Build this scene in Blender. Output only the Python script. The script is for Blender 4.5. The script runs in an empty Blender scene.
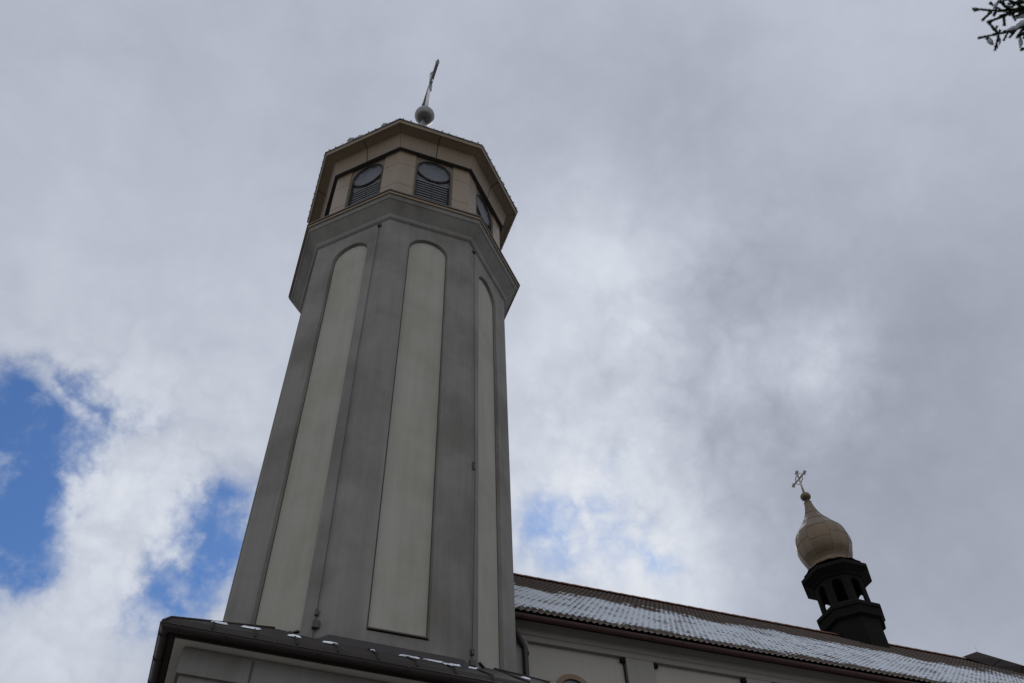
import bpy, bmesh, math, random
from mathutils import Vector, Matrix, noise
S = bpy.context.scene
C = S.collection
R = math.radians
PI = math.pi
ZC = 1.6                                     # eye height
random.seed(7)

# ------------------------------------------------------------------ camera
RT = Vector((0.93667, -0.34674, -0.0283)); UP = Vector((-0.252, -0.732, 0.633)); FW = Vector((0.24, 0.586, 0.774))
FW = Vector((math.sin(0.3891)*math.cos(0.8849), math.cos(0.3891)*math.cos(0.8849), math.sin(0.8849)))
_r = Vector((math.cos(0.3891), -math.sin(0.3891), 0)); _u = _r.cross(FW)
_c, _s = math.cos(-0.0447), math.sin(-0.0447)
RT = _c*_r + _s*_u; UP = -_s*_r + _c*_u
FPX = 894.75
cam = bpy.data.cameras.new('camera'); camo = bpy.data.objects.new('camera', cam); C.objects.link(camo)
cam.sensor_width = 36; cam.lens = FPX*36/1024; cam.clip_start = 0.1; cam.clip_end = 9000
camo.matrix_world = Matrix(((RT.x, UP.x, -FW.x, 0), (RT.y, UP.y, -FW.y, 0), (RT.z, UP.z, -FW.z, ZC), (0, 0, 0, 1)))
S.camera = camo

def raydir(u, v):                            # direction seen at a photograph pixel
    d = RT*((u-512)/FPX) + UP*((341.5-v)/FPX) + FW
    return d.normalized()
def at_depth(u, v, dep):
    d = RT*((u-512)/FPX) + UP*((341.5-v)/FPX) + FW
    return Vector((0, 0, ZC)) + d*dep

# ------------------------------------------------------------------ view
S.view_settings.view_transform = 'Standard'; S.view_settings.look = 'None'
S.view_settings.exposure = 0; S.view_settings.gamma = 1; S.view_settings.use_curve_mapping = False

# ------------------------------------------------------------------ sky
SUN_DIR = Vector((0.42, 0.62, 0.66)).normalized()
SUN_EL = math.asin(SUN_DIR.z); SUN_AZ = math.atan2(SUN_DIR.x, SUN_DIR.y)
W = bpy.data.worlds.new('World'); S.world = W; W.use_nodes = True
nt = W.node_tree; N = nt.nodes; L = nt.links
for n in list(N): N.remove(n)
def nn(t, **k):
    n = N.new(t)
    for a, b in k.items(): setattr(n, a, b)
    return n
def wm(op, a, b=None, c=None, clamp=False):
    n = nn('ShaderNodeMath', operation=op, use_clamp=clamp)
    for i, v in enumerate((a, b, c)):
        if v is None: continue
        if isinstance(v, (int, float)): n.inputs[i].default_value = v
        else: L.new(v, n.inputs[i])
    return n.outputs[0]
tc = nn('ShaderNodeTexCoord')
nrm = nn('ShaderNodeVectorMath', operation='NORMALIZE'); L.new(tc.outputs['Generated'], nrm.inputs[0])
D = nrm.outputs[0]
sep = nn('ShaderNodeSeparateXYZ'); L.new(D, sep.inputs[0])
zz = wm('MAXIMUM', wm('ADD', sep.outputs[2], 0.12), 0.1)
px_ = wm('DIVIDE', sep.outputs[0], zz); py_ = wm('DIVIDE', sep.outputs[1], zz)
cmb = nn('ShaderNodeCombineXYZ'); L.new(px_, cmb.inputs[0]); L.new(py_, cmb.inputs[1])
P2 = cmb.outputs[0]
def wnoise(scale, detail, rough, off, dist=0.0, vec=None):
    m = nn('ShaderNodeMapping'); L.new(vec or P2, m.inputs[0]); m.inputs['Location'].default_value = off
    n = nn('ShaderNodeTexNoise'); L.new(m.outputs[0], n.inputs['Vector'])
    n.inputs['Scale'].default_value = scale; n.inputs['Detail'].default_value = detail
    n.inputs['Roughness'].default_value = rough; n.inputs['Distortion'].default_value = dist
    return wm('SUBTRACT', n.outputs['Fac'], 0.5)
def blobs(lst):                              # soft patches of the sky, each round one direction
    tot = None
    for u, v, s, w in lst:
        d = raydir(u, v)
        dp = nn('ShaderNodeVectorMath', operation='DOT_PRODUCT'); L.new(D, dp.inputs[0]); dp.inputs[1].default_value = d
        k = 2.0/((s/FPX)**2)
        e = wm('EXPONENT', wm('MULTIPLY_ADD', dp.outputs['Value'], k, -k))
        tot = wm('MULTIPLY', e, w) if tot is None else wm('MULTIPLY_ADD', e, w, tot)
    return tot
n_big = wnoise(1.6, 3, 0.5, (3.1, 1.7, 0), 0.0)
n_mid = wnoise(4.0, 6, 0.55, (0.4, 5.2, 0), 0.0, D)
def puffs(scale, off, warp=0.09):              # billowing cloud heads: warped round cells in three sizes
    wn = nn('ShaderNodeTexNoise'); L.new(D, wn.inputs['Vector']); wn.inputs['Scale'].default_value = scale*.8; wn.inputs['Detail'].default_value = 6
    wn.inputs['Roughness'].default_value = .6
    ws = nn('ShaderNodeVectorMath', operation='MULTIPLY_ADD'); L.new(wn.outputs['Color'], ws.inputs[0]); ws.inputs[1].default_value = (warp*2.2,)*3; L.new(D, ws.inputs[2])
    tot = None
    for m_, w in ((1, .55), (2.4, .45)):
        mp = nn('ShaderNodeMapping'); L.new(ws.outputs[0], mp.inputs[0]); mp.inputs['Location'].default_value = tuple(o*m_ for o in off)
        v = nn('ShaderNodeTexVoronoi', feature='F1'); L.new(mp.outputs[0], v.inputs['Vector']); v.inputs['Scale'].default_value = scale*m_
        t = wm('MULTIPLY', wm('SUBTRACT', .42, v.outputs['Distance']), w)
        tot = t if tot is None else wm('ADD', tot, t)
    return tot
n_fine = wnoise(9.0, 10, 0.6, (7.3, 2.2, 0), 0.0, D)
n_bil = puffs(11.0, (1.3, 4.1, 2.2))
n_puff = wm('ADD', wm('MULTIPLY', n_fine, .9), wm('MULTIPLY', n_bil, .6))
HOLES = [(-40, 460, 80, .2), (20, 470, 60, .1), (-20, 560, 50, .12), (215, 560, 44, .15), (75, 470, 34, .28), (40, 545, 40, .35), (110, 425, 30, .25), (0, 440, 60, .75), (45, 438, 46, .5), (-5, 530, 52, .7), (25, 510, 40, .35), (20, 385, 32, .3), (90, 400, 34, .32), (150, 412, 26, .36),
         (225, 510, 36, .40), (185, 555, 40, .48), (215, 605, 38, .42), (145, 610, 32, .5), (45, 580, 24, .28), (180, 500, 26, .25),
         (135, 455, 32, -.3), (100, 530, 34, -.4), (70, 590, 36, -.3),
         (575, 510, 40, .29), (610, 480, 34, .22), (545, 548, 32, .28), (660, 565, 26, .30), (530, 510, 28, .22), (640, 540, 30, .22), (600, 560, 26, .2)]
LIGHT = [(60, 640, 90, .12), (130, 500, 110, .14), (30, 330, 90, .07), (230, 420, 120, .08), (590, 565, 100, .24), (690, 575, 60, .18), (830, 378, 34, .13), (800, 365, 50, .08),
         (590, 330, 120, .13), (610, 270, 80, .09), (540, 220, 80, .05), (550, 450, 120, .08), (160, 200, 140, .03), (880, 60, 110, .03), (760, 420, 70, .03), (855, 325, 20, .05),
         (1010, 330, 190, -.085), (960, 560, 190, -.07), (120, 20, 180, -.05), (760, 250, 90, -.03), (790, 540, 90, -.05), (560, 100, 150, -.04), (700, 90, 90, -.03)]
hb = blobs(HOLES)
hn = wm('ADD', wm('MULTIPLY', n_puff, -2.9), wm('MULTIPLY', n_mid, 1.0))
hole = wm('MULTIPLY_ADD', hn, wm('MULTIPLY', hb, 2.5, clamp=True), hb)
ENV = blobs([(610, 530, 120, 1), (110, 520, 150, .9), (640, 320, 130, .5), (820, 380, 60, .6)])
hr = nn('ShaderNodeMapRange', interpolation_type='SMOOTHSTEP'); L.new(hole, hr.inputs[0])
hr.inputs[1].default_value = 0.03; hr.inputs[2].default_value = 1.3
HOLE = hr.outputs[0]
lum = wm('ADD', 0.475, blobs(LIGHT))
back = nn('ShaderNodeVectorMath', operation='DOT_PRODUCT'); L.new(D, back.inputs[0]); back.inputs[1].default_value = (-0.35, -0.82, 0.45)
lum = wm('MULTIPLY_ADD', wm('MAXIMUM', back.outputs['Value'], 0.0), 0.22, lum)   # extra brightness added to the unseen sky behind the camera, lifting building and snow
lum = wm('MULTIPLY_ADD', n_big, 0.07, lum)
lum = wm('MULTIPLY_ADD', n_mid, 0.15, lum)
lum = wm('MULTIPLY_ADD', n_puff, wm('MULTIPLY_ADD', ENV, 0.55, 0.08), lum)
lum = wm('MAXIMUM', lum, 0.2)
ramp = nn('ShaderNodeValToRGB'); L.new(lum, ramp.inputs[0])
BG = 0.1
cr = ramp.color_ramp
cr.elements[0].position = 0.2; cr.elements[0].color = (0.205, 0.226, 0.275, 1)
cr.elements[1].position = 0.9; cr.elements[1].color = (0.80, 0.83, 0.88, 1)
for p, c in ((0.36, (0.345, 0.373, 0.445, 1)), (0.5, (0.475, 0.51, 0.595, 1)), (0.66, (0.63, 0.67, 0.75, 1))):
    e = cr.elements.new(p); e.color = c
cl = nn('ShaderNodeVectorMath', operation='SCALE'); L.new(ramp.outputs[0], cl.inputs[0]); cl.inputs['Scale'].default_value = 1.0/BG
sky = nn('ShaderNodeTexSky', sky_type='NISHITA'); sky.sun_disc = False
sky.sun_elevation = SUN_EL; sky.sun_rotation = SUN_AZ; sky.air_density = 1.3; sky.dust_density = 0.4; sky.ozone_density = 2.0
skys = nn('ShaderNodeVectorMath', operation='MULTIPLY'); L.new(sky.outputs[0], skys.inputs[0]); skys.inputs[1].default_value = (0.41, 0.59, 0.87)
mx = nn('ShaderNodeMix', data_type='RGBA'); L.new(HOLE, mx.inputs['Factor']); L.new(cl.outputs[0], mx.inputs[6]); L.new(skys.outputs[0], mx.inputs[7])
bgn = nn('ShaderNodeBackground'); bgn.inputs[1].default_value = BG; L.new(mx.outputs[2], bgn.inputs[0])
wo = nn('ShaderNodeOutputWorld'); L.new(bgn.outputs[0], wo.inputs[0])

# ------------------------------------------------------------------ sun behind the cloud
sl = bpy.data.lights.new('sun', 'SUN'); so = bpy.data.objects.new('sun', sl); C.objects.link(so)
sl.energy = 0.6; sl.angle = R(25); sl.color = (1, 0.96, 0.9)
so.rotation_euler = SUN_DIR.to_track_quat('Z', 'Y').to_euler()

# ------------------------------------------------------------------ materials
def mat(name, col, rough=0.8, metal=0.0, var=0.15, scale=3.0, streak=0.0, bump=0.0, bscale=40.0, spec=0.4, col2=None, c2scale=1.2, c2amt=0.5):
    m = bpy.data.materials.new(name); m.use_nodes = True
    t = m.node_tree; n = t.nodes; l = t.links
    b = n['Principled BSDF']; b.inputs['Roughness'].default_value = rough; b.inputs['Metallic'].default_value = metal
    b.inputs['Specular IOR Level'].default_value = spec
    co = n.new('ShaderNodeTexCoord'); P = co.outputs['Object']
    def tex(sc, det=6, sx=(1, 1, 1), ro=.6):
        mp = n.new('ShaderNodeMapping'); l.new(P, mp.inputs[0]); mp.inputs['Scale'].default_value = sx
        x = n.new('ShaderNodeTexNoise'); l.new(mp.outputs[0], x.inputs['Vector']); x.inputs['Scale'].default_value = sc
        x.inputs['Detail'].default_value = det; x.inputs['Roughness'].default_value = ro
        return x.outputs['Fac']
    def mth(op, a, b_, cl=False):
        q = n.new('ShaderNodeMath'); q.operation = op; q.use_clamp = cl
        for i, v in enumerate((a, b_)):
            if isinstance(v, (int, float)): q.inputs[i].default_value = v
            else: l.new(v, q.inputs[i])
        return q.outputs[0]
    f = mth('MULTIPLY_ADD' if False else 'MULTIPLY', mth('SUBTRACT', tex(scale), .5), 2*var)
    if streak: f = mth('ADD', f, mth('MULTIPLY', mth('SUBTRACT', tex(2.2, 5, (1.6, 1.6, .12)), .5), 2*streak))
    if streak: f = mth('ADD', f, mth('MULTIPLY', mth('SUBTRACT', tex(7.5, 6, (1.4, 1.4, .07)), .5), 1.3*streak))
    f = mth('ADD', f, 1.0)
    base = n.new('ShaderNodeRGB'); base.outputs[0].default_value = (*col, 1); cur = base.outputs[0]
    if col2:
        mm = n.new('ShaderNodeMix'); mm.data_type = 'RGBA'; l.new(cur, mm.inputs[6]); mm.inputs[7].default_value = (*col2, 1)
        rr = n.new('ShaderNodeMapRange'); l.new(tex(c2scale, 8), rr.inputs[0]); rr.inputs[1].default_value = .45; rr.inputs[2].default_value = .65
        l.new(mth('MULTIPLY', rr.outputs[0], c2amt), mm.inputs[0]); cur = mm.outputs[2]
    sc = n.new('ShaderNodeVectorMath'); sc.operation = 'SCALE'; l.new(cur, sc.inputs[0]); l.new(f, sc.inputs['Scale'])
    l.new(sc.outputs[0], b.inputs['Base Color'])
    if bump:
        bp = n.new('ShaderNodeBump'); bp.inputs['Strength'].default_value = bump; bp.inputs['Distance'].default_value = .02
        l.new(tex(bscale, 4), bp.inputs['Height']); l.new(bp.outputs[0], b.inputs['Normal'])
    return m
M = {}
M['plaster_dark'] = mat('plaster_dark', (.226, .211, .190), .9, var=.16, scale=1.1, streak=.22, bump=.25, bscale=60, col2=(.150, .136, .116), c2amt=.75, c2scale=.7)
M['plaster_panel'] = mat('plaster_panel', (.365, .347, .293), .9, var=.12, scale=1.3, streak=.15, bump=.25, bscale=60, col2=(.30, .282, .225), c2amt=.6, c2scale=.9)
M['plaster_nave'] = mat('plaster_nave', (.36, .335, .29), .9, var=.08, scale=1.3, streak=.08, bump=.2, bscale=60)
M['plaster_pilaster'] = mat('plaster_pilaster', (.27, .25, .22), .9, var=.10, scale=1.3, streak=.08, bump=.2, bscale=60)
M['white_trim'] = mat('white_trim', (.62, .59, .53), .85, var=.08, scale=2, streak=.06)
M['cladding'] = mat('cladding', (.225, .162, .10), .40, var=.12, scale=1.4, streak=.12, spec=.4, col2=(.18, .13, .08), c2amt=.5)
M['seam'] = mat('seam', (.05, .042, .035), .8)
M['cladding_dark'] = mat('cladding_dark', (.195, .140, .088), .5, var=.12, scale=1.4, streak=.1)
M['outline_dark'] = mat('outline_dark', (.085, .075, .062), .9, var=.3)
M['cladding_back'] = mat('cladding_back', (.15, .115, .078), .7)
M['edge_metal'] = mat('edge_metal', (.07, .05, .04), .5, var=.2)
M['brown_sheet'] = mat('brown_sheet', (.036, .029, .025), .75, var=.25, scale=3, spec=.2)
M['gutter'] = mat('gutter', (.027, .018, .0155), .5, var=.2, spec=.5)
M['fascia_red'] = mat('fascia_red', (.055, .024, .018), .6, var=.25)
M['black_wood'] = mat('black_wood', (.012, .0095, .008), .9, var=.3, scale=4, spec=.12)
M['louvre'] = mat('louvre', (.175, .18, .185), .6, var=.15, spec=.5)
M['disc'] = mat('disc', (.075, .082, .092), .45, var=.12, scale=4, spec=.5)
M['dark_void'] = mat('dark_void', (.015, .015, .015), .9)
M['steel'] = mat('steel', (.17, .165, .155), .36, 1.0, var=.15, scale=4)
M['cross_dark'] = mat('cross_dark', (.30, .30, .30), .35, .6, var=.3, scale=9)
M['pole_white'] = mat('pole_white', (.62, .60, .60), .4, .2, var=.1)
M['gold'] = mat('gold', (.165, .120, .078), .46, .7, var=.12, scale=2.2, spec=.5, col2=(.115, .085, .056), c2amt=.5)
M['seam_gold'] = mat('seam_gold', (.085, .062, .042), .5, .5)
M['gold_pale'] = mat('gold_pale', (.36, .335, .30), .4, .8, var=.1)
M['spire_sheet'] = mat('spire_sheet', (.09, .085, .085), .5, var=.3, col2=(.7, .72, .76), c2amt=.5, c2scale=3)
M['glass'] = mat('glass', (.05, .055, .06), .08, var=.1, spec=.6)
M['brown_frame'] = mat('brown_frame', (.20, .13, .075), .6, var=.15)
M['snow'] = mat('snow', (.80, .83, .88), .7, var=.06, bump=.2, bscale=20)
M['snow_lit'] = mat('snow_lit', (.9, .92, .95), .7, var=.04)
_t = M['snow_lit'].node_tree; _tr = _t.nodes.new('ShaderNodeBsdfTranslucent'); _tr.inputs[0].default_value = (.9, .92, .96, 1)
_mx = _t.nodes.new('ShaderNodeMixShader'); _mx.inputs[0].default_value = .5
_t.links.new(_t.nodes['Principled BSDF'].outputs[0], _mx.inputs[1]); _t.links.new(_tr.outputs[0], _mx.inputs[2])
_t.links.new(_mx.outputs[0], [q for q in _t.nodes if q.type == 'OUTPUT_MATERIAL'][0].inputs[0])
M['wire'] = mat('wire', (.06, .055, .055), .5)
M['bark'] = mat('bark', (.08, .06, .045), .95, var=.3, scale=6, bump=.5)
M['needles'] = mat('needles', (.055, .085, .032), .7, var=.35, scale=12)
M['panel_dark'] = mat('panel_dark', (.030, .023, .019), .8, var=.15, spec=.15)
M['ground'] = mat('ground', (.11, .10, .075), .95, var=.2, scale=.8, col2=(.66, .68, .72), c2amt=.45, c2scale=.35)
M['ridge_tile'] = mat('ridge_tile', (.19, .085, .05), .7, var=.25, scale=6)

def tile_material():
    m = bpy.data.materials.new('snowy_tiles'); m.use_nodes = True
    t = m.node_tree; n = t.nodes; l = t.links; b = n['Principled BSDF']
    uv = n.new('ShaderNodeUVMap'); uv.uv_map = 'tile'
    sp = n.new('ShaderNodeSeparateXYZ'); l.new(uv.outputs[0], sp.inputs[0])
    def mth(op, *a, cl=False):
        q = n.new('ShaderNodeMath'); q.operation = op; q.use_clamp = cl
        for i, v in enumerate(a):
            if isinstance(v, (int, float)): q.inputs[i].default_value = v
            else: l.new(v, q.inputs[i])
        return q.outputs[0]
    def sst(x, lo, hi):
        r = n.new('ShaderNodeMapRange'); r.interpolation_type = 'SMOOTHSTEP'; l.new(x, r.inputs[0])
        r.inputs[1].default_value = lo; r.inputs[2].default_value = hi; return r.outputs[0]
    def tex(sc, sx, det=5):
        mp = n.new('ShaderNodeMapping'); l.new(uv.outputs[0], mp.inputs[0]); mp.inputs['Scale'].default_value = sx
        x = n.new('ShaderNodeTexNoise'); l.new(mp.outputs[0], x.inputs['Vector']); x.inputs['Scale'].default_value = sc
        x.inputs['Detail'].default_value = det; x.inputs['Roughness'].default_value = .6
        return mth('SUBTRACT', x.outputs['Fac'], .5)
    U, V = sp.outputs[0], sp.outputs[1]
    fu = mth('FRACT', U); fv = mth('FRACT', V)
    tt = mth('DIVIDE', V, 28.0)                       # 0 at the eave, 1 at the ridge
    big = tex(.05, (1, 1.6, 1), 5); fine = tex(1.3, (1, 1, 1), 4)
    xf = mth('MINIMUM', mth('DIVIDE', U, 60.0), 1.0)
    top = mth('ADD', mth('MULTIPLY_ADD', xf, .13, .60), mth('MULTIPLY', big, .40))
    cover = mth('SUBTRACT', 1.0, sst(mth('SUBTRACT', tt, top), -.18, .10))
    low = sst(mth('SUBTRACT', mth('ADD', tt, mth('MULTIPLY', big, .2)), mth('MULTIPLY', xf, .07)), -.06, .06)
    cover = mth('MULTIPLY', cover, low)
    crest = mth('ABSOLUTE', mth('SUBTRACT', fu, .5))  # 0 on the crest, .5 in the valley
    amt = mth('ADD', mth('MULTIPLY', cover, 1.45), mth('MULTIPLY', crest, .7))
    amt = mth('ADD', mth('ADD', amt, mth('MULTIPLY', fine, 1.5)), mth('MULTIPLY', tex(.22, (1, 1.4, 1), 5), 3.0))
    amt = mth('SUBTRACT', amt, mth('MULTIPLY', mth('SUBTRACT', 1.0, sst(fv, .05, .20)), .55))
    sn = mth('MULTIPLY', sst(amt, .80, 1.25), sst(cover, .05, .4))
    c1 = n.new('ShaderNodeMix'); c1.data_type = 'RGBA'
    c1.inputs[6].default_value = (.085, .062, .050, 1); c1.inputs[7].default_value = (.14, .105, .082, 1)
    l.new(mth('ADD', fine, .5), c1.inputs[0])
    c2 = n.new('ShaderNodeMix'); c2.data_type = 'RGBA'; l.new(sn, c2.inputs[0]); l.new(c1.outputs[2], c2.inputs[6]); c2.inputs[7].default_value = (.79, .83, .89, 1)
    l.new(c2.outputs[2], b.inputs['Base Color']); b.inputs['Roughness'].default_value = .65; b.inputs['Specular IOR Level'].default_value = .35
    return m
M['tiles'] = tile_material()

# ------------------------------------------------------------------ mesh helpers
class MB:
    def __init__(s): s.v = []; s.f = []
    def add(s, vs, fs):
        o = len(s.v); s.v += [tuple(p) for p in vs]; s.f += [tuple(i+o for i in f) for f in fs]
    def box(s, c, d, mtx=None):
        x, y, z = (q/2 for q in d)
        vs = [Vector((sx*x, sy*y, sz*z)) for sz in (-1, 1) for sy in (-1, 1) for sx in (-1, 1)]
        vs = [(mtx @ p if mtx else p) + Vector(c) for p in vs]
        s.add(vs, [(0, 2, 3, 1), (4, 5, 7, 6), (0, 1, 5, 4), (2, 6, 7, 3), (0, 4, 6, 2), (1, 3, 7, 5)])
    def tube(s, pts, rad, seg=8, cap=True):
        pts = [Vector(p) for p in pts]; n = len(pts)
        rad = rad if isinstance(rad, (list, tuple)) else [rad]*n
        vs = []; fs = []
        ref = None
        for i, p in enumerate(pts):
            t = (pts[min(i+1, n-1)] - pts[max(i-1, 0)]).normalized()
            if ref is None: ref = Vector((0, 0, 1)) if abs(t.z) < .9 else Vector((1, 0, 0))
            a = t.cross(ref).normalized(); b = t.cross(a).normalized(); ref = -b if False else ref
            for k in range(seg):
                q = 2*PI*k/seg; vs.append(p + (a*math.cos(q) + b*math.sin(q))*rad[i])
        for i in range(n-1):
            for k in range(seg):
                k2 = (k+1) % seg; fs.append((i*seg+k, i*seg+k2, (i+1)*seg+k2, (i+1)*seg+k))
        if cap: fs += [tuple(range(seg))[::-1], tuple((n-1)*seg+k for k in range(seg))]
        s.add(vs, fs)
    def loft(s, prof, n=8, rot=0.0, c=(0, 0), cap0=False, cap1=False):   # prof: (apothem, z), faces square to the axes
        vs = []; fs = []
        for r, z in prof:
            rc = r/math.cos(PI/n)
            for k in range(n):
                a = 2*PI*k/n + PI/n + rot; vs.append((c[0]+rc*math.cos(a), c[1]+rc*math.sin(a), z))
        for i in range(len(prof)-1):
            for k in range(n):
                k2 = (k+1) % n; fs.append((i*n+k, i*n+k2, (i+1)*n+k2, (i+1)*n+k))
        if cap0: fs.append(tuple(range(n))[::-1])
        if cap1: fs.append(tuple((len(prof)-1)*n+k for k in range(n)))
        s.add(vs, fs)
    def build(s, name, m, parent=None, smooth=False, bevel=0.0):
        me = bpy.data.meshes.new(name); me.from_pydata(s.v, [], s.f); me.validate()
        bm = bmesh.new(); bm.from_mesh(me); bmesh.ops.recalc_face_normals(bm, faces=bm.faces)
        bm.to_mesh(me); bm.free()
        me.materials.append(m)
        if smooth:
            for p in me.polygons: p.use_smooth = True
        o = bpy.data.objects.new(name, me); C.objects.link(o)
        if parent: o.parent = parent
        if bevel:
            bv = o.modifiers.new('bevel', 'BEVEL'); bv.width = bevel; bv.segments = 2; bv.limit_method = 'ANGLE'; bv.angle_limit = R(40)
        return o
def sphere(mb, c, r, seg=24, rings=14, sc=(1, 1, 1)):
    vs = []; fs = []
    for i in range(rings+1):
        t = PI*i/rings
        for k in range(seg):
            a = 2*PI*k/seg; vs.append((c[0]+r*sc[0]*math.sin(t)*math.cos(a), c[1]+r*sc[1]*math.sin(t)*math.sin(a), c[2]+r*sc[2]*math.cos(t)))
    for i in range(rings):
        for k in range(seg):
            k2 = (k+1) % seg; fs.append((i*seg+k, i*seg+k2, (i+1)*seg+k2, (i+1)*seg+k))
    mb.add(vs, fs)
def thing(name, loc, label, cat, group=None):
    o = bpy.data.objects.new(name, None); C.objects.link(o); o.location = loc; o['label'] = label; o['category'] = cat
    o.empty_display_size = .3
    if group: o['group'] = group
    return o
def face_frame(k, n=8):                      # frame of octagon face k: origin direction, tangent
    a = 2*PI*k/n
    nrm_ = Vector((math.cos(a), math.sin(a), 0)); tan = Vector((-math.sin(a), math.cos(a), 0))
    return nrm_, tan
def arch_pts(hw, z0, zs, n=14, rise=None):   # bottom-left up over the arch to bottom-right
    rise = hw if rise is None else rise
    p = [(-hw, z0)]
    for i in range(n+1):
        a = PI - PI*i/n; p.append((hw*math.cos(a), zs+rise*math.sin(a)))
    p.append((hw, z0)); return p
def wall_with_arch(mb, k, ap, z0, z1, hw, za, zs, depth, chamfer=0.0, half=None):   # octagon face with an arched recess
    nr, tn = face_frame(k); half = half or ap*math.tan(PI/8)
    def W3(x, z, d=0.0): return nr*(ap-d) + tn*x + Vector((0, 0, z))
    A = arch_pts(hw+chamfer, za-chamfer, zs); B = arch_pts(hw, za, zs)
    m = len(A)
    outer = []
    for i, (x, z) in enumerate(A):
        if i == 0: outer.append((-half, z0))
        elif i == m-1: outer.append((half, z0))
        elif i == 1: outer.append((-half, z))
        elif i == m-2: outer.append((half, z))
        else:
            f = (i-1)/(m-3); outer.append((-half + 2*half*f, z1))
    vs = [W3(x, z) for x, z in outer] + [W3(x, z) for x, z in A] + [W3(x, z, depth) for x, z in B]
    fs = []
    for i in range(m-1):
        fs.append((i, i+1, m+i+1, m+i)); fs.append((m+i, m+i+1, 2*m+i+1, 2*m+i))
    o = len(vs); vs += [W3(-half, z1), W3(half, z1)]
    fs.append((1, o, 2)); fs.append((m-2, m-3, o+1))
    fs.append((0, m, 2*m-1, m-1)); fs.append((m, 2*m, 3*m-1, 2*m-1))
    mb.add(vs, fs)
def arch_plate(mb, k, r, hw, za, zs, thick=0.0, n=14):
    nr, tn = face_frame(k); B = arch_pts(hw, za, zs, n); m = len(B)
    vs = [nr*r + tn*x + Vector((0, 0, z)) for x, z in B]
    if thick:
        vs += [nr*(r-thick) + tn*x + Vector((0, 0, z)) for x, z in B]
        mb.add(vs, [tuple(range(m)), tuple(range(2*m-1, m-1, -1))] + [(i, (i+1) % m, m+(i+1) % m, m+i) for i in range(m)])
    else: mb.add(vs, [tuple(range(m))])
def arch_ring(mb, k, r0, r1, hw, hwi, za, zs, n=14):      # arched frame between two outlines, from radius r0 (front) to r1
    nr, tn = face_frame(k); A = arch_pts(hw, za, zs, n); B = arch_pts(hwi, za+(hw-hwi), zs, n); m = len(A)
    P = lambda q, r: nr*r + tn*q[0] + Vector((0, 0, q[1]))
    vs = [P(q, r0) for q in A] + [P(q, r0) for q in B] + [P(q, r1) for q in B] + [P(q, r1) for q in A]
    fs = []
    for i in range(m):
        j = (i+1) % m
        fs += [(i, j, m+j, m+i), (m+i, m+j, 2*m+j, 2*m+i), (3*m+i, 3*m+j, j, i)]
    mb.add(vs, fs)

# ------------------------------------------------------------------ ground
g = MB(); g.add([(-4000, -4000, 0), (4000, -4000, 0), (4000, 4000, 0), (-4000, 4000, 0)], [(0, 1, 2, 3)])
go = g.build('ground', M['ground']); go['kind'] = 'structure'

# ------------------------------------------------------------------ bell tower
TX, TY = 2.762, 14.319
T8 = math.tan(PI/8)
tower = thing('bell_tower', (TX, TY, 0), 'tall octagonal grey plaster bell tower with arched wall panels, louvred top storey and cross', 'tower')
zb, zp0, zsp, zst = 6.0+ZC, 7.75+ZC, 18.20+ZC, 19.20+ZC
sh = MB()
for k in range(8): wall_with_arch(sh, k, 2.5, zb, zst, .475, zp0, zsp, .075, .02)
sh.build('shaft', M['plaster_dark'], tower)
for k in range(8):
    pm = MB(); arch_plate(pm, k, 2.5-.0745, .475, zp0, zsp)
    po = pm.build('wall_panel', M['plaster_panel'], tower)
    jm = MB(); arch_ring(jm, k, 2.5-.068, 2.5-.0746, .476, .458, zp0, zsp); jm.build('panel_outline', M['outline_dark'], po)  # thin dark strip round the panel's outline
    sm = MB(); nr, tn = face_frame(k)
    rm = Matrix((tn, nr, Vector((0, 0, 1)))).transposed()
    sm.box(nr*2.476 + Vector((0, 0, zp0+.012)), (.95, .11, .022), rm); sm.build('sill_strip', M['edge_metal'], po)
# cornice below the top storey
cn = MB(); z = ZC
cn.loft([(2.44, 19.10+z), (2.535, 19.17+z), (2.56, 19.20+z), (2.58, 19.30+z), (2.80, 19.60+z), (2.83, 19.62+z), (2.88, 19.80+z), (2.88, 19.84+z)])
cn.build('cornice', M['plaster_dark'], tower)
ct = MB(); ct.loft([(2.87, 19.735+z), (2.895, 19.74+z), (2.90, 19.822+z), (2.87, 19.823+z)]); ct.build('cornice_trim', M['cladding'], tower)
ce = MB(); ce.loft([(2.875, 19.825+z), (2.925, 19.825+z), (2.925, 19.875+z), (2.40, 20.20+z)]); ce.build('cornice_flashing', M['edge_metal'], tower)
# top storey
GA = 2.42
gw = MB()
whw, wz0, wzs = .47, 20.25+z, 22.36+z
for k in range(8): wall_with_arch(gw, k, GA, 20.1+z, 23.0+z, whw, wz0, wzs, .16)
gw.build('gallery_wall', M['cladding_back'], tower)
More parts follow.
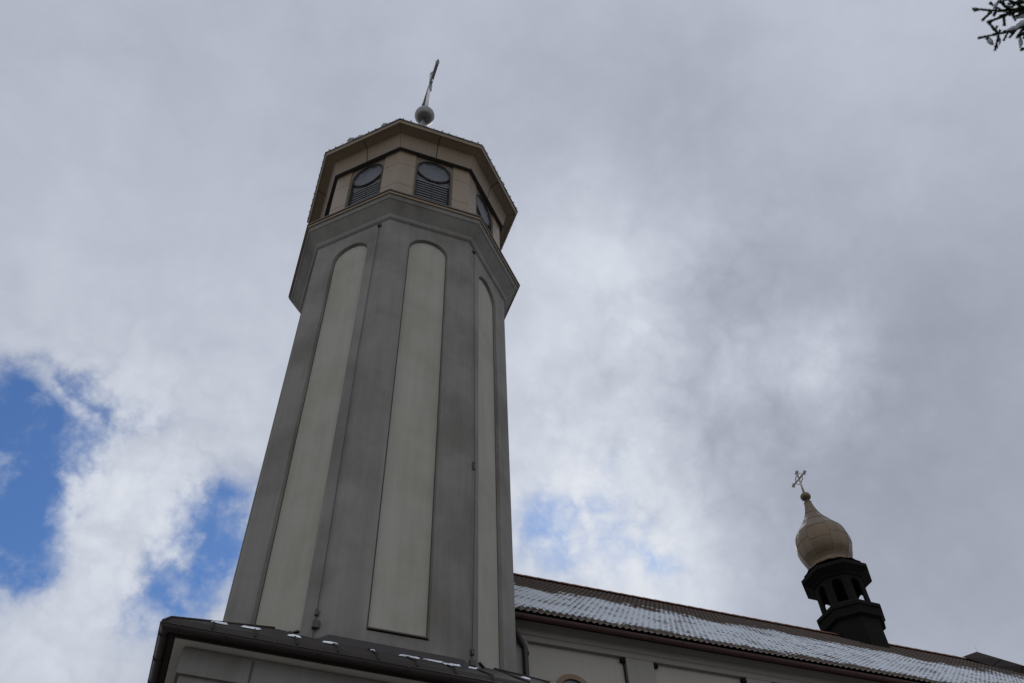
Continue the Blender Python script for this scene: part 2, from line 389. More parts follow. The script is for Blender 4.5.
# cladding slabs round each window
half = GA*T8
for k in range(8):
    nr, tn = face_frame(k)
    rm = Matrix((tn, nr, Vector((0, 0, 1)))).transposed()
    for sgn in (-1, 1):
        xa, xb = whw+.075, half+.012
        for (za_, zb_) in ((20.15, 21.10), (21.115, 22.20), (22.215, 22.95)):
            cm = MB(); cm.box(nr*(GA+.012) + tn*(sgn*(xa+xb)/2) + Vector((0, 0, z+(za_+zb_)/2)), (xb-xa, .030, zb_-za_), rm)
            cm.build('cladding_panel', M['cladding'], tower)
    # window
    wm_ = MB(); arch_ring(wm_, k, GA+.012, GA-.14, whw+.028, whw-.006, wz0-.03, wzs)
    wo_ = wm_.build('window', M['seam'], tower)
    bk = MB(); arch_plate(bk, k, GA-.15, whw+.02, wz0-.02, wzs); bk.build('backing', M['dark_void'], wo_)
    lv = MB()
    nsl = 14
    for i in range(nsl):
        zz_ = wz0+.06 + i*(wzs-.45+.05-wz0)/nsl + .02
        for sgn in (-1, 1):
            tilt = Matrix.Rotation(R(-20), 3, 'X')
            lv.box(nr*(GA-.085) + tn*(sgn*.222) + Vector((0, 0, zz_)), (.43, .03, .031), rm @ tilt)
    lv.build('louvre', M['louvre'], wo_)
    tp = MB(); arch_plate(tp, k, GA-.09, whw-.004, wzs-.53, wzs, .02); tp.build('transom', M['louvre'], wo_)
    dm = MB(); nseg = 40; rd = .452; cz = wzs-.01
    c0 = nr*(GA-.045) + Vector((0, 0, cz))
    vs = [c0 + nr*.035]; fs = []
    for i in range(nseg):
        a = 2*PI*i/nseg; wob = .0
        vs.append(c0 + (tn*math.cos(a) + Vector((0, 0, 1))*math.sin(a))*rd + nr*(.0 + (.018 if i % 5 == 0 else 0)))
    for i in range(nseg): fs.append((0, 1+i, 1+(i+1) % nseg))
    dm.add(vs, fs)
    do = dm.build('round_disc', M['disc'], wo_)
    rg = MB(); pts = [c0 + (tn*math.cos(2*PI*i/40) + Vector((0, 0, 1))*math.sin(2*PI*i/40))*(rd+.01) for i in range(41)]
    rg.tube(pts, .03, 6, False); rg.build('disc_rim', M['seam'], wo_)
# frieze and soffit, in slabs that meet with a dark joint in the middle of each side
fr = MB(); fr.loft([(2.40, 22.90+z), (2.55, 22.90+z), (2.55, 22.93+z)]); fr.build('frieze_drip', M['seam'], tower)
fz = MB(); sf = MB(); bkf = MB()
bkf.loft([(2.50, 22.93+z), (2.63, 23.56+z), (2.90, 23.66+z)]); bkf.build('soffit_joint', M['seam'], tower)
for k in range(8):
    nr, tn = face_frame(k)
    def slab(mb, ra, za_, rb, zb_, th, drop):
        for sgn in (-1, 1):
            def q(r, zz_, e): return nr*r + tn*(sgn*(r*T8-.004 if e else .012)) + Vector((0, 0, zz_))
            vs = [q(ra, za_, 0), q(ra, za_, 1), q(rb, zb_, 1), q(rb, zb_, 0)]
            mb.add(vs, [(0, 1, 2, 3)])
    slab(fz, 2.545, 22.925+z, 2.66, 23.52+z, .02, 0)
    slab(sf, 2.66, 23.522+z, 2.93, 23.60+z, .02, 0)
fz.build('frieze', M['cladding_dark'], tower); sf.build('soffit', M['cladding_dark'], tower)
fe = MB(); fe.loft([(2.90, 23.585+z), (2.935, 23.585+z), (2.965, 23.70+z), (2.94, 23.73+z)]); fe.build('eave_board', M['cladding'], tower)
sp_ = MB()
sp_.loft([(2.93, 23.70+z), (2.99, 23.70+z), (2.99, 23.735+z), (2.5, 24.2+z), (1.5, 26.2+z), (.55, 28.5+z), (.14, 29.75+z)], cap1=True)
for k in range(8):                            # standing seams of the sheet roof, their folded ends show at the edge
    nr, tn = face_frame(k)
    for j in range(-5, 6):
        x = j*.225 + random.uniform(-.02, .02)
        rr_ = [(3.005, 23.745), (2.52, 24.22)]
        a, b = [nr*r + tn*(x*(r/2.99)) + Vector((0, 0, zz_+z)) for r, zz_ in rr_]
        sp_.tube([a + Vector((0, 0, .012)), b + Vector((0, 0, .02))], random.uniform(.008, .018), 5)
sp_.build('spire_roof', M['spire_sheet'], tower)
sn = MB()
for k in range(8):                            # thin snow left along the roof edge
    nr, tn = face_frame(k); x = -1.2
    while x < 1.2:
        w = random.uniform(.08, .4)
        if random.random() < .15:
            sphere(sn, nr*2.90 + tn*(x+w/2) + Vector((0, 0, 23.79+z)), 1, 8, 6, (w/2*abs(tn.x)+.04, w/2*abs(tn.y)+.04, random.uniform(.02, .035)))
        x += w
rso = sn.build('roof_snow', M['snow'], tower, True); rso['kind'] = 'stuff'
bp_ = MB(); bp_.loft([(.135, 29.6+z), (.11, 30.0+z), (.075, 30.30+z), (.07, 30.48+z)], 12); bp_.build('finial_neck', M['steel'], tower, True)
bs = MB(); sphere(bs, (.04, 0, 30.80+z), .365, 32, 20); bo = bs.build('finial_ball', M['steel'], tower, True)
# cross: slender pole, arms along y
cx = MB(); cx.tube([(.05, 0, 31.1+z), (.11, 0, 33.2+z)], [.075, .05], 10); cx.build('cross_pole', M['pole_white'], tower, True)
cr_ = MB()
cr_.box((.14, 0, 33.90+z), (.12, .11, 1.5)); cr_.box((.15, .07, 33.90+z), (.115, 1.84, .16))
for p in ((0, 34.68), (-.86, 33.90), (1.0, 33.90)):
    sphere(cr_, (.15, p[0], p[1]+z), .085, 10, 8)
    for q in ((.09, .0), (-.09, 0), (0, .09), (0, -.09)): sphere(cr_, (.15, p[0]+q[0], p[1]+q[1]+z), .045, 8, 6)
for i in range(4):                            # rays in the angles
    a = PI/4 + i*PI/2; d = Vector((0, math.cos(a), math.sin(a)))
    cr_.tube([Vector((.145, 0, 33.9+z)) + d*.08, Vector((.145, 0, 33.9+z)) + d*.36], [.04, .02], 6)
cr_.build('cross', M['cross_dark'], tower)
# lightning conductors
def wire(pts, fix):
    w = MB(); w.tube(pts, .008, 6); wo2 = w.build('conductor_wire', M['wire'], tower)
    for (p, s) in fix:
        b = MB(); b.box(p, s); b.build('wire_bracket', M['wire'], wo2)
n5, t5 = face_frame(5); n6, t6 = face_frame(6); n7, t7 = face_frame(7)
def on(nr, tn, x, zz_, d=.03): return nr*(2.5+d) + tn*x + Vector((0, 0, zz_+z))
wire([on(n5, t5, .77, 19.05), on(n5, t5, .745, 14), on(n5, t5, .775, 9), on(n5, t5, .77, 7.5)],
     [(on(n5, t5, .77, 19.02), (.08, .08, .10)), (on(n5, t5, .77, 7.98), (.05, .06, .10)), (on(n5, t5, .79, 7.76), (.10, .09, .12))])
wire([on(n7, t7, -.81, 19.05), on(n7, t7, -.76, 15), on(n7, t7, -.745, 11.95, .04), on(n7, t7, -.735, 11.65, .05), on(n7, t7, -.76, 8), on(n7, t7, -.77, 7.4)],
     [(on(n7, t7, -.81, 19.02), (.08, .08, .10)), (on(n7, t7, -.74, 11.75), (.04, .04, .20)), (on(n7, t7, -.76, 7.78), (.05, .06, .09)), (on(n7, t7, -.76, 7.58), (.10, .09, .10))])

# ------------------------------------------------------------------ entrance block carrying the tower
blk = thing('entrance_block', (TX, TY, 0), 'low square entrance block under the bell tower with dark hipped sheet roof and brown gutter', 'building')
BT = 0.012                                   # the eave of the block sags a little to the right
blk.rotation_euler = (0, BT, 0); blk.location.z = -BT*3.3; blk.location.x = TX - BT*8.4
E, ZE, SL = 3.265, 6.90+z, .70
def sq(mb, prof, cap1=False):                # square loft
    mb.loft(prof, 4, 0, (0, 0), False, cap1)
wl = MB(); WH = 2.925
sq(wl, [(WH, 0), (WH, 6.72+z)])
wl.build('wall', M['plaster_dark'], blk)
st = MB(); sq(st, [(WH-.02, 6.72+z), (3.10, 6.72+z), (3.12, 6.78+z)]); st.build('soffit', M['white_trim'], blk)
bd = MB(); sq(bd, [(WH, 6.33+z), (WH+.045, 6.335+z), (WH+.045, 6.70+z), (WH+.02, 6.716+z)]); bd.build('frieze', M['plaster_dark'], blk)
fa = MB(); sq(fa, [(3.12, 6.72+z), (3.15, 6.72+z), (3.16, 6.85+z)]); fa.build('fascia', M['brown_sheet'], blk)
rf = MB(); sq(rf, [(3.14, 6.74+z), (E+.035, ZE-.10), (E+.045, ZE-.09), (E-.04, ZE+.025), (2.30, ZE+.02+(E-2.30)*SL), (1.6, ZE+.02+(E-1.6)*SL)])
ro = rf.build('roof', M['brown_sheet'], blk)
sm = MB()                                    # standing seams and hips
for side in range(4):
    a = side*PI/2; nr = Vector((math.cos(a), math.sin(a), 0)); tn = Vector((-math.sin(a), math.cos(a), 0))
    for j in range(-5, 6):
        x = j*.56 + .12
        d1 = min(E-abs(x), 1.5)
        if d1 < .15: continue
        p0 = nr*E + tn*x + Vector((0, 0, ZE+.025)); p1 = nr*(E-d1) + tn*x + Vector((0, 0, ZE+.025+d1*SL))
        sm.tube([p0 + nr*.05 + Vector((0, 0, -.11)), p0, p1], .014, 5)
for sx in (-1, 1):
    for sy in (-1, 1): sm.tube([(sx*(E+.04), sy*(E+.04), ZE-.085), (sx*(E-.04), sy*(E-.04), ZE+.03), (sx*1.79, sy*1.79, ZE+.03+(E-1.79)*SL)], .022, 6)
sm.build('roof_seam', M['brown_sheet'], ro)
fl = MB()
fl.loft([(2.53, 6.86+z), (2.53, 7.55+z), (2.50, 7.575+z)]); fl.build('tower_flashing', M['gutter'], blk)
gt = MB()
GR = .066; gz = ZE-.115; ge = E-.01
for side in range(4):
    a = side*PI/2; nr = Vector((math.cos(a), math.sin(a), 0)); tn = Vector((-math.sin(a), math.cos(a), 0))
    vs = []; fs = []; K = 9
    for e in (-1, 1):
        for i in range(K):
            q = PI + PI*i/(K-1); r = ge + GR*math.cos(q); vs.append(nr*r + tn*(e*r) + Vector((0, 0, gz + GR*math.sin(q))))
    for i in range(K-1): fs.append((i, i+1, K+i+1, K+i))
    gt.add(vs, fs)
    gt.tube([nr*(ge+GR) + tn*(-(ge+GR)) + Vector((0, 0, gz)), nr*(ge+GR) + tn*(ge+GR) + Vector((0, 0, gz))], .012, 6)
    for j in range(-5, 6):                   # gutter brackets
        pts = [nr*(ge + (GR+.006)*math.cos(PI+PI*i/8)) + tn*(j*.62) + Vector((0, 0, gz + (GR+.006)*math.sin(PI+PI*i/8))) for i in range(9)]
        gt.tube(pts, .010, 5)
gt.build('gutter', M['gutter'], blk, True)
wr = MB(); wr.tube([(-2.05, -WH-.06, 6.66+z), (-2.05, -WH-.06, 3)], .01, 6); wr.build('conductor_wire', M['wire'], blk)
dr = MB(); dr.box((0, -WH-.02, 1.25), (1.7, .08, 2.5)); dro = dr.build('door', M['brown_frame'], blk)
dh = MB(); dh.box((.12, -WH-.09, 1.1), (.03, .06, .2)); dh.build('handle', M['steel'], dro)
# snow scraps on the sheet roof
def scrap(x, d, ln, wd, ang, i):
    mb = MB(); n = 11; vs = []; 
    rnd = random.Random(i)
    top = []; bot = []
    for k in range(n):
        f = k/(n-1); w = wd*math.sin(PI*min(max(f, .03), .97))**.6*rnd.uniform(.5, 1.2)
        cx_ = (f-.5)*ln; cy_ = .03*math.sin(f*7+i)
        top.append((cx_*math.cos(ang) - (cy_+w/2)*math.sin(ang), cx_*math.sin(ang) + (cy_+w/2)*math.cos(ang)))
        bot.append((cx_*math.cos(ang) - (cy_-w/2)*math.sin(ang), cx_*math.sin(ang) + (cy_-w/2)*math.cos(ang)))
    out = top + bot[::-1]
    def W3(p, h): return Vector((TX+x+p[0], TY-E+d+p[1], ZE+.024+(d+p[1])*SL+h - BT*(x+p[0]+3.3)))
    m = len(out)
    vs = [W3(p, .0) for p in out] + [W3((p[0]*.8, p[1]*.8), .022) for p in out]
    mb.add(vs, [tuple(range(m, 2*m))] + [(k, (k+1) % m, m+(k+1) % m, m+k) for k in range(m)])
    return mb
snow_mb = MB()
for i, (x, d, ln, wd, ang) in enumerate([(-2.60, .36, .28, .16, .2), (-2.15, .52, .38, .22, .5), (-1.55, .50, .30, .24, 1.0), (-1.05, .45, .30, .22, .5), (-.42, .5, .08, .08, 0),
                                          (.15, .60, .42, .10, .2), (.55, .66, .42, .08, .1), (.88, .62, .36, .12, .6), (1.2, .68, .22, .06, .2), (2.0, .62, .2, .14, 1.2), (2.45, .45, .4, .2, .3), (.7, .45, .1, .3, .3)]):
    q = scrap(x, d, ln*.85, wd*.7, ang, i); snow_mb.add(q.v, q.f)
so_ = snow_mb.build('snow', M['snow']); so_['kind'] = 'stuff'; so_['label'] = 'scraps of old snow lying on the dark sheet roof under the tower'; so_['category'] = 'snow'

# ------------------------------------------------------------------ nave
X0, X1, YE, YR, ZEV, ZRD = 5.30, 34.0, 14.0, 20.0, 10.18+z, 15.62+z
nave = thing('church_nave', ((X0+X1)/2, YR, 0), 'long church nave beside the tower with snowy tiled roof, red gutter and pilastered wall', 'church')
OX, OY = (X0+X1)/2, YR
NT = .0165                                   # the nave climbs very slightly towards its far end
nave.rotation_euler = (0, -NT, 0); nave.location.z = NT*(OX-8.0); nave.location.x = OX + NT*11
def nb(): return MB()
WY = 14.42                                   # face of the panels
w = nb()
def npt(x, y, zz_): return (x-OX, y-OY, zz_)
yb = 2*YR-WY
ww = [npt(X0+.06, WY, 0), npt(X1-.06, WY, 0), npt(X1-.06, WY, 10.3+z), npt(X0+.06, WY, 10.3+z), npt(X0+.06, yb, 0), npt(X1-.06, yb, 0), npt(X1-.06, yb, 10.3+z), npt(X0+.06, yb, 10.3+z),
      npt(X0+.06, YR, ZRD-.15), npt(X1-.06, YR, ZRD-.15)]
w.add(ww, [(0, 1, 2, 3), (4, 5, 6, 7), (0, 3, 8, 7, 4), (1, 2, 9, 6, 5)])
w.build('wall', M['plaster_nave'], nave)
cnm = nb()                                   # frieze and cove under the gutter
def strip(mb, pts):                          # profile (y, z) extruded along x
    vs = []; n = len(pts)
    for xx in (X0+.02, X1-.02): vs += [npt(xx, y, zz_) for y, zz_ in pts]
    mb.add(vs, [(i, i+1, n+i+1, n+i) for i in range(n-1)])
strip(cnm, [(WY, 9.80+z), (WY-.09, 9.80+z), (WY-.10, 9.90+z), (WY-.13, 9.92+z), (WY-.17, 10.05+z), (WY-.26, 10.13+z), (WY-.28, 10.16+z)])
cnm.build('cornice', M['plaster_pilaster'], nave)
xs = []; x = 8.34
while x < X1: xs.append(x); x += 2.77
for x in [5.62] + xs:
    p = nb(); p.box(npt(x, WY-.04, (9.80+z)/2), (.62, .09, 9.798+z)); p.build('pilaster', M['plaster_pilaster'], nave, bevel=.01)
for x in xs:                                 # small dark blocks standing for dark blots by the panel corners
    for sgn in (-1, 1):
        fxm = nb(); fxm.box(npt(x+sgn*.365, WY-.04, 9.735+z), (.10, .07, .07)); fxm.build('corner_blot', M['black_wood'], nave)
    fxm = nb(); fxm.tube([npt(x-.345, WY-.03, 9.72+z), npt(x-.345, WY-.03, 5)], .014, 6); fxm.build('jamb_shade', M['black_wood'], nave)  # thin black tube standing in for the shaded edge of the panel
nrF = Vector((0, -1, 0))
for i in range(len(xs)):
    x = xs[i] - 1.385 - (.12 if i == 0 else 0)
    wf = nb(); A = arch_pts(.40, 7.2+z, 8.86+z, 16); B = arch_pts(.30, 7.3+z, 8.86+z, 16); m = len(A)
    P = lambda q, y: npt(x+q[0], y, q[1])
    vs = [P(q, WY-.05) for q in A] + [P(q, WY-.05) for q in B] + [P(q, WY+.03) for q in B] + [P(q, WY+.03) for q in A]
    fs = []
    for a in range(m):
        b = (a+1) % m; fs += [(a, b, m+b, m+a), (m+a, m+b, 2*m+b, 2*m+a), (3*m+a, 3*m+b, b, a)]
    wf.add(vs, fs); wfo = wf.build('window', M['brown_frame'], nave)
    pn = nb(); pn.add([P(q, WY-.012) for q in arch_pts(.31, 7.29+z, 8.86+z, 16)], [tuple(range(m))]); pn.build('pane', M['glass'], wfo)
fc = nb(); strip(fc, [(14.02, 10.12+z), (14.02, 10.02+z), (WY-.27, 10.15+z)]); fc.build('eave_soffit', M['black_wood'], nave)  # black strip, also standing in for the shadow line beneath the gutter
ng = nb(); K = 9; vs = []
for xx in (X0, X1): vs += [npt(xx, 14.0 + .07*math.cos(PI+PI*i/(K-1)), 10.12+z + .085*math.sin(PI+PI*i/(K-1))) for i in range(K)]
ng.add(vs, [(i, i+1, K+i+1, K+i) for i in range(K-1)])
x = X0+.4
while x < X1:
    ng.tube([npt(x, 14.0 + .075*math.cos(PI+PI*i/8), 10.12+z + .09*math.sin(PI+PI*i/8)) for i in range(9)], .009, 5); x += .7
ng.build('gutter', M['fascia_red'], nave, True)
dp = nb(); dp.tube([npt(5.50, 14.0, 10.03+z), npt(5.52, 14.1, 9.90+z), npt(5.74, 14.26, 9.74+z), npt(5.84, 14.28, 9.60+z), npt(5.85, 14.28, 3)], .055, 10)
dpo = dp.build('downpipe', M['gutter'], nave, True)
dc = nb(); dc.tube([npt(5.86, 14.28, 9.52+z), npt(5.86, 14.28, 9.46+z)], .058, 10); dc.tube([npt(5.86, 14.28, 7.5+z), npt(5.86, 14.28, 7.44+z)], .058, 10); dc.build('pipe_collar', M['gutter'], dpo)
# tiled slope towards the viewer: waves and overlapping courses
slope = math.hypot(YR-YE+.02, ZRD-ZEV); CO = 28; cl_ = slope/CO; PITCH = .1417; SPW = 6
sd = Vector((0, YR-(YE-.02), ZRD-ZEV)).normalized(); sn_ = Vector((0, -sd.z, sd.y))
nx = int((X1-X0)/PITCH*SPW)
rows = []
for c in range(CO):
    rows.append((c*cl_, .022, c+.02)); rows.append(((c+1)*cl_ + (.0 if c < CO-1 else 0), .004, c+.98))
V = []; UVv = []
for (s_, lift, vv) in rows:
    for i in range(nx+1):
        xx = X0 + i*PITCH/SPW; u = xx/PITCH
        h = .032*(0.5+0.5*math.cos(2*PI*(u % 1 - .5)))**1.2
        jit = noise.noise(Vector((math.floor(u)*3.1, math.floor(vv)*7.7, 0)))*.004
        p = Vector((xx, YE-.02, ZEV)) + sd*(s_ + (jit if lift > .01 else 0)) + sn_*(lift+h+jit)
        V.append(npt(*p)); UVv.append((u, vv))
F = []
for r_ in range(len(rows)-1):
    for i in range(nx): F.append((r_*(nx+1)+i, r_*(nx+1)+i+1, (r_+1)*(nx+1)+i+1, (r_+1)*(nx+1)+i))
me = bpy.data.meshes.new('roof'); me.from_pydata(V, [], F)
uvl = me.uv_layers.new(name='tile')
for lp in me.loops: uvl.data[lp.index].uv = UVv[lp.vertex_index]
me.materials.append(M['tiles'])
roof = bpy.data.objects.new('roof', me); C.objects.link(roof); roof.parent = nave
for p in me.polygons: p.use_smooth = (p.vertices[0]//(nx+1)) % 2 == 0
ud = nb()                                    # boarding under the tiles and the far slope
strip(ud, [(YE+.02, ZEV-.03), (YR, ZRD-.03), (2*YR-YE, ZEV-.03)]); ud.build('roof_boarding', M['black_wood'], nave)
rc = nb(); x = X0
while x < X1-.01:                            # ridge caps
    ps = [npt(x, YR + .13*math.cos(a), ZRD+.0 + .10*math.sin(a)) for a in [PI*i/8 for i in range(9)]]
    qs = [npt(x+.40, YR + .12*math.cos(a), ZRD+.0 + .09*math.sin(a)) for a in [PI*i/8 for i in range(9)]]
    rc.add(ps+qs, [(i, i+1, 10+i, 9+i) for i in range(8)]); x += .38
rc.build('ridge_cap', M['ridge_tile'], roof, True)

# ------------------------------------------------------------------ ridge turret
RX, RY = 19.74, 20.0
tur = thing('ridge_turret', (RX, RY, 15+z), 'dark octagonal ridge turret with open lantern, golden onion dome and small cross', 'turret')
def tz(q): return q-15.0
b = MB(); b.loft([(.83, tz(14.2)), (.83, tz(16.30))]); b.build('base', M['black_wood'], tur)
b = MB(); b.loft([(.83, tz(16.16)), (.95, tz(16.22)), (.98, tz(16.48)), (1.03, tz(16.51)), (1.03, tz(16.63)), (.80, tz(16.80)), (.3, tz(16.82))], cap1=True); b.build('lower_cornice', M['black_wood'], tur)
b = MB()
for k in range(8):
    ap = .80; wall_with_arch(b, k, ap, tz(16.78), tz(17.95), .17, tz(16.84), tz(17.52), .07)
b.build('lantern', M['black_wood'], tur)
b = MB(); b.loft([(.70, tz(17.80)), (.84, tz(17.80)), (.88, tz(17.86)), (1.05, tz(18.0)), (1.10, tz(18.03)), (1.10, tz(18.16)), (.9, tz(18.30))]); b.loft([(.70, tz(17.80)), (.05, tz(17.85))]); b.build('upper_cornice', M['black_wood'], tur)
prof = [(.96, 18.34), (.80, 18.43), (.67, 18.55), (.625, 18.68), (.68, 18.84), (.78, 19.04), (.85, 19.27), (.88, 19.50), (.87, 19.72), (.82, 19.95), (.72, 20.15), (.58, 20.36), (.46, 20.56), (.33, 20.78), (.235, 21.02), (.165, 21.28), (.125, 21.52)]
def spline(pf, n=4):
    o = []
    for i in range(len(pf)-1):
        p0, p1, p2, p3 = pf[max(i-1, 0)], pf[i], pf[i+1], pf[min(i+2, len(pf)-1)]
        for j in range(n):
            t = j/n; o.append(tuple(.5*(2*b1 + (c2-a0)*t + (2*a0-5*b1+4*c2-d3)*t*t + (3*b1-a0-3*c2+d3)*t**3) for a0, b1, c2, d3 in zip(p0, p1, p2, p3)))
    return o + [pf[-1]]
SUB = 4                                       # eight gores, each slightly bulged between its ribs
def gore(r, k):
    a = 2*PI*k/(8*SUB) + PI/8; f = abs(((k/SUB) % 1) - .5)*2
    flat = r/math.cos(((k/SUB) % 1 - .5)*PI/4)
    return flat*.55 + (r/math.cos(PI/8)*.985)*.45 if 0 < f < 1 else r/math.cos(PI/8), a
sp2 = spline(prof); b = MB(); vs = []; NN = 8*SUB
for r, q in sp2:
    for k in range(NN):
        rr_, a = gore(r, k); dent = 1 + .012*noise.noise(Vector((math.cos(a)*2.2, math.sin(a)*2.2, q*2.6)))
        vs.append((math.cos(a)*rr_*dent, math.sin(a)*rr_*dent, tz(q)))
b.add(vs, [(i*NN+k, i*NN+(k+1) % NN, (i+1)*NN+(k+1) % NN, (i+1)*NN+k) for i in range(len(sp2)-1) for k in range(NN)])
od = b.build('onion_dome', M['gold'], tur, True)
for ed in od.data.edges:
    i, j = ed.vertices
    if i % NN == j % NN and i % NN % SUB == 0: ed.use_edge_sharp = True
b = MB()
for k in range(8):
    a = 2*PI*k/8 + PI/8
    b.tube([Vector((math.cos(a)*r/math.cos(PI/8), math.sin(a)*r/math.cos(PI/8), tz(q))) for r, q in sp2], .007, 5)
for k in range(8):                            # cross seams, at another height on every gore
    for h in (18.95, 19.45, 19.98, 20.5, 20.95):
        h += (.10 if k % 2 else -.04) + .03*math.sin(k*3+h)
        i = min(range(len(sp2)), key=lambda m: abs(sp2[m][1]-h)); r, q = sp2[i]
        pts = []
        for j in range(SUB+1):
            rr_, a = gore(r, k*SUB+j); pts.append(Vector((math.cos(a)*(rr_+.004), math.sin(a)*(rr_+.004), tz(q))))
        b.tube(pts, .0045, 4, False)
b.build('dome_seam', M['seam_gold'], od)
b = MB(); b.loft([(.13, tz(21.5)), (.14, tz(21.56)), (.07, tz(21.60)), (.08, tz(21.68))], 10, cap0=True); b.build('collar', M['edge_metal'], tur)
b = MB(); sphere(b, (0, 0, tz(21.85)), .195, 20, 12, (1, 1, .85)); b.build('finial_ball', M['gold'], tur, True)
b = MB(); b.tube([(0, 0, tz(21.92)), (0, 0, tz(23.02))], [.045, .035], 8)
b.tube([(0, -.36, tz(22.74)), (0, .36, tz(22.74))], .035, 8)
for p in ((0, 23.06), (-.38, 22.74), (.38, 22.74)):
    sphere(b, (0, p[0], tz(p[1])), .06, 8, 6)
    for q in ((.07, 0), (-.07, 0), (0, .07), (0, -.07)): sphere(b, (0, p[0]+q[0], tz(p[1]+q[1])), .04, 8, 6)
pts = [(0, .22*math.cos(2*PI*i/20), tz(22.74)+.22*math.sin(2*PI*i/20)) for i in range(21)]
b.tube(pts, .018, 6, False)
b.build('cross', M['gold_pale'], tur, True)

# ------------------------------------------------------------------ raised sheet canopy at the far end of the ridge
can = thing('roof_canopy', (24.0, 20, 15.8+z), 'dark brown sheet canopy raised over the ridge at far right end of the snowy roof', 'canopy')
CO_ = Vector((24.0, 20, 15.8)); cL, cB = Vector((23.88, 19.9, 15.95)) - CO_, Vector((24.98, 19.0, 14.95)) - CO_
cW0, cW1 = Vector((.83, 0.08, .38)), Vector((.22, 0, .42)); dlt = cB - cL
def cpt(f, g): return cL + dlt*f + cW0.lerp(cW1, min(f, 1))*g
th = Vector((.02, .05, .06))
b = MB(); fs_ = (0, .5, 1.0, 1.9); vs = []
for f in fs_: vs += [cpt(f, 0), cpt(f, 1), cpt(f, 1)+th, cpt(f, 0)+th]
b.add(vs, [(i*4+j, i*4+(j+1) % 4, i*4+4+(j+1) % 4, i*4+4+j) for i in range(3) for j in range(4)] + [(0, 3, 2, 1), (12, 13, 14, 15)])
b.build('sheet', M['panel_dark'], can)
for f in (.48, .95, 1.42):
    b = MB(); b.tube([cpt(f, .0)-th*.1, cpt(f+.05, 1)-th*.1], .014, 5); b.build('sheet_joint', M['black_wood'], can)
for f in (.06, .7, 1.3):
    b = MB(); p = cpt(f, .5); b.tube([p, p + Vector((0, .25, -.5))], .03, 6); b.build('strut', M['black_wood'], can)
b = MB(); b.tube([cpt(0, 1), cpt(0, 1) + Vector((-.02, 0, .2))], .004, 5); b.build('antenna', M['wire'], can)

# ------------------------------------------------------------------ spruce at the right, one snowy bough in view
tree = thing('spruce_tree', (9.0, -1.2, 0), 'spruce with dark needles whose snow laden branch tips hang in at top right', 'tree')
TO = Vector((9.0, -1.2, 0))
b = MB(); b.tube([(0, 0, 0), (.03, .02, 4), (0, .03, 9), (.02, 0, 15)], [.22, .17, .11, .02], 10); b.build('trunk', M['bark'], tree, True)
def needle_shoot(nm, wood, a, bb, ln=.024, dens=2600):
    a = Vector(a); bb = Vector(bb); d = bb-a; L_ = d.length; d.normalize()
    wood.tube([a, bb], [.004, .0025], 5)
    u = d.orthogonal().normalized(); v = d.cross(u)
    n = int(L_*dens)
    for i in range(n):
        f = random.random(); an = random.uniform(0, 2*PI)
        o = u*math.cos(an) + v*math.sin(an)
        p0 = a + d*(f*L_); dirn = (o*random.uniform(.7, 1.0) + d*random.uniform(.5, 1.0)).normalized()
        l_ = ln*random.uniform(.7, 1.2); side = dirn.cross(o if abs(dirn.dot(o)) < .99 else u).normalized()*.002
        p1 = p0 + dirn*l_
        nm.add([p0-side, p0+side, p1], [(0, 1, 2)])
        nm.add([p0-o.cross(dirn).cross(dirn)*0.0014, p0+o.cross(dirn).cross(dirn)*0.0014, p1], [(0, 1, 2)])
DEP = 7.6
def bp2(u, v, dd=0.0): return at_depth(u, v, DEP+dd) - TO
nm = MB(); wood = MB(); snw = MB()
shoots = [((1034, 8), (998, 11)), ((998, 11), (973, 8.8)), ((992, 10.5), (983, 20)), ((1002, 11), (990, 3)), ((1006, 8), (1000, 0)), ((1015, 6), (1004, -6)), ((1016, 4), (1024, -8)),
          ((1030, 8), (1012, 13)), ((1012, 13), (988, 22)), ((1004, 16.5), (1004.5, 25)), ((1012, 13), (1015.5, 20)), ((1020, 10), (1000, 16)), ((996, 11), (994, 15)),
          ((1034, 22), (1012, 31)), ((1012, 31), (997, 34)), ((997, 34), (979, 38)), ((999, 34), (988, 22)), ((999, 34.5), (995, 50)), ((1008, 32), (1004, 40)), ((1016, 30), (1010, 37)),
          ((1024, 26), (1018, 36)), ((1040, 42), (1021, 50)), ((1030, 28), (1024, 38)), ((1034, 0), (1020, -6)), ((1034, 3), (1012, 2)), ((1030, 2), (1008, 4)), ((1028, 9), (1010, 1)), ((1026, 11), (1014, 17)), ((1030, 13), (1019, 6)), ((1030, 6), (1022, 14)), ((1010, 9), (1003, 4)), ((1032, 24), (1022, 31)), ((1034, 30), (1020, 34)), ((1030, 8), (1002, 10.5)), ((1034, 22), (1010, 31.5))]
for (a, c) in shoots:
    ln0 = math.hypot(a[0]-c[0], a[1]-c[1])
    if ln0 > 9:
        for q in range(2):
            f = random.uniform(.25, .9); m0 = bp2(a[0]+(c[0]-a[0])*f, a[1]+(c[1]-a[1])*f)
            needle_shoot(nm, wood, m0, m0 + Vector((random.uniform(-.035, .01), random.uniform(-.03, .03), random.uniform(-.035, .02))))
    k = random.uniform(-.02, .02); needle_shoot(nm, wood, bp2(*a, k), bp2(*c, k+random.uniform(-.05, .05)))
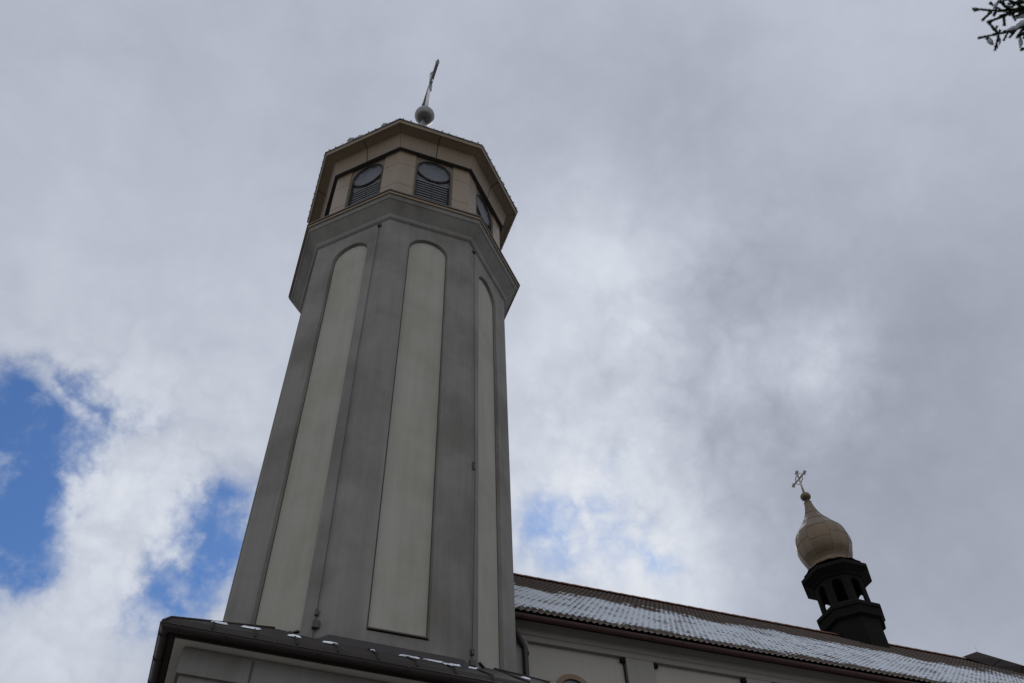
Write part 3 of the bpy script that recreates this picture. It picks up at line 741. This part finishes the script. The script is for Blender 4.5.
for pts_, r_ in [(((1002, 34), (1008, 30.5), (1015, 27.5), (1026, 21)), (.5, 1.8, 2.6, 3.2)), (((1017, 18), (1021, 15.5), (1028, 13)), (1.2, 3.4, 4)), (((987.5, 37), (990, 41.5), (993.5, 45)), (1.0, 3.0, .8)),
                ((((997, 36)), (1000, 40), (999, 46)), (.6, 1.7, .5)), (((1019, 36), (1021, 42), (1020, 48)), (1.2, 2.6, .8)), (((993, 9), (996, 5), (998, 1)), (.6, 2.4, 1.2)), (((991, 27), (994, 30), (998, 33)), (.5, 1.5, .6)), (((1003, 12), (1008, 8), (1014, 6)), (.8, 2.2, 1.2))]:
    cs = [bp2(a_[0], a_[1], .015) for a_ in pts_]; px_m = DEP/FPX
    for i in range(len(cs)-1):               # a ragged string of overlapping lumps
        for q in range(6):
            f = q/6; c = cs[i].lerp(cs[i+1], f); rr_ = (r_[i]*(1-f) + r_[i+1]*f)*px_m
            sphere(snw, c + Vector((random.uniform(-.2, .2), random.uniform(-.2, .2), random.uniform(-.2, .2)))*rr_, rr_*random.uniform(.75, 1.0), 8, 6)
# the bough that carries these tips, and other whorls of the tree, all round the trunk
def bough(root, tip, full=True):
    root = Vector(root); tip = Vector(tip); d = tip-root
    pts = [root + d*f + Vector((0, 0, -.25*math.sin(PI*f)*d.length*.2)) for f in (0, .25, .5, .75, 1)]
    wood.tube(pts, [.04, .03, .022, .014, .006], 6)
    side = Vector((-d.y, d.x, 0)).normalized()
    nseg = int(d.length/.14)
    for i in range(2, nseg):
        f = i/nseg; p = root + d*f + Vector((0, 0, -.25*math.sin(PI*f)*d.length*.2))
        l_ = .55*(1-f)+.12
        for sg in (-1, 1):
            e = p + side*sg*l_*.8 + d.normalized()*l_*.55 + Vector((0, 0, random.uniform(-.12, .02)))
            needle_shoot(nm, wood, p, e, ln=.024, dens=130)
            m_ = (p+e)/2; needle_shoot(nm, wood, m_, m_ + side*sg*l_*.15 + d.normalized()*l_*.3, ln=.024, dens=130)
t_end = bp2(1052, 18)
rt = Vector((0, .02, t_end.z+.7))
bough(rt, t_end)
def inframe(p):
    q = p + TO - Vector((0, 0, ZC)); w_ = q.dot(FW)
    if w_ < .2: return False
    u = 512+FPX*q.dot(RT)/w_; v = 341.5-FPX*q.dot(UP)/w_
    return -60 < u < 1100 and -60 < v < 740
zz_ = 2.2
while zz_ < 14.6:
    ln_ = 2.6*(1-(zz_-2.2)/13.2)+.2
    for j in range(6):
        a = random.uniform(0, 2*PI); tip = Vector((math.cos(a)*ln_, math.sin(a)*ln_, zz_-.35*ln_))
        if any(inframe(Vector((0, 0, zz_)).lerp(tip, f)) for f in (.3, .6, .8, 1.0, 1.15)): continue
        bough(Vector((0, 0, zz_)), tip)
    zz_ += .62
wood.build('branches', M['bark'], tree); nm.build('foliage', M['needles'], tree); snw.build('branch_snow', M['snow_lit'], tree, True)
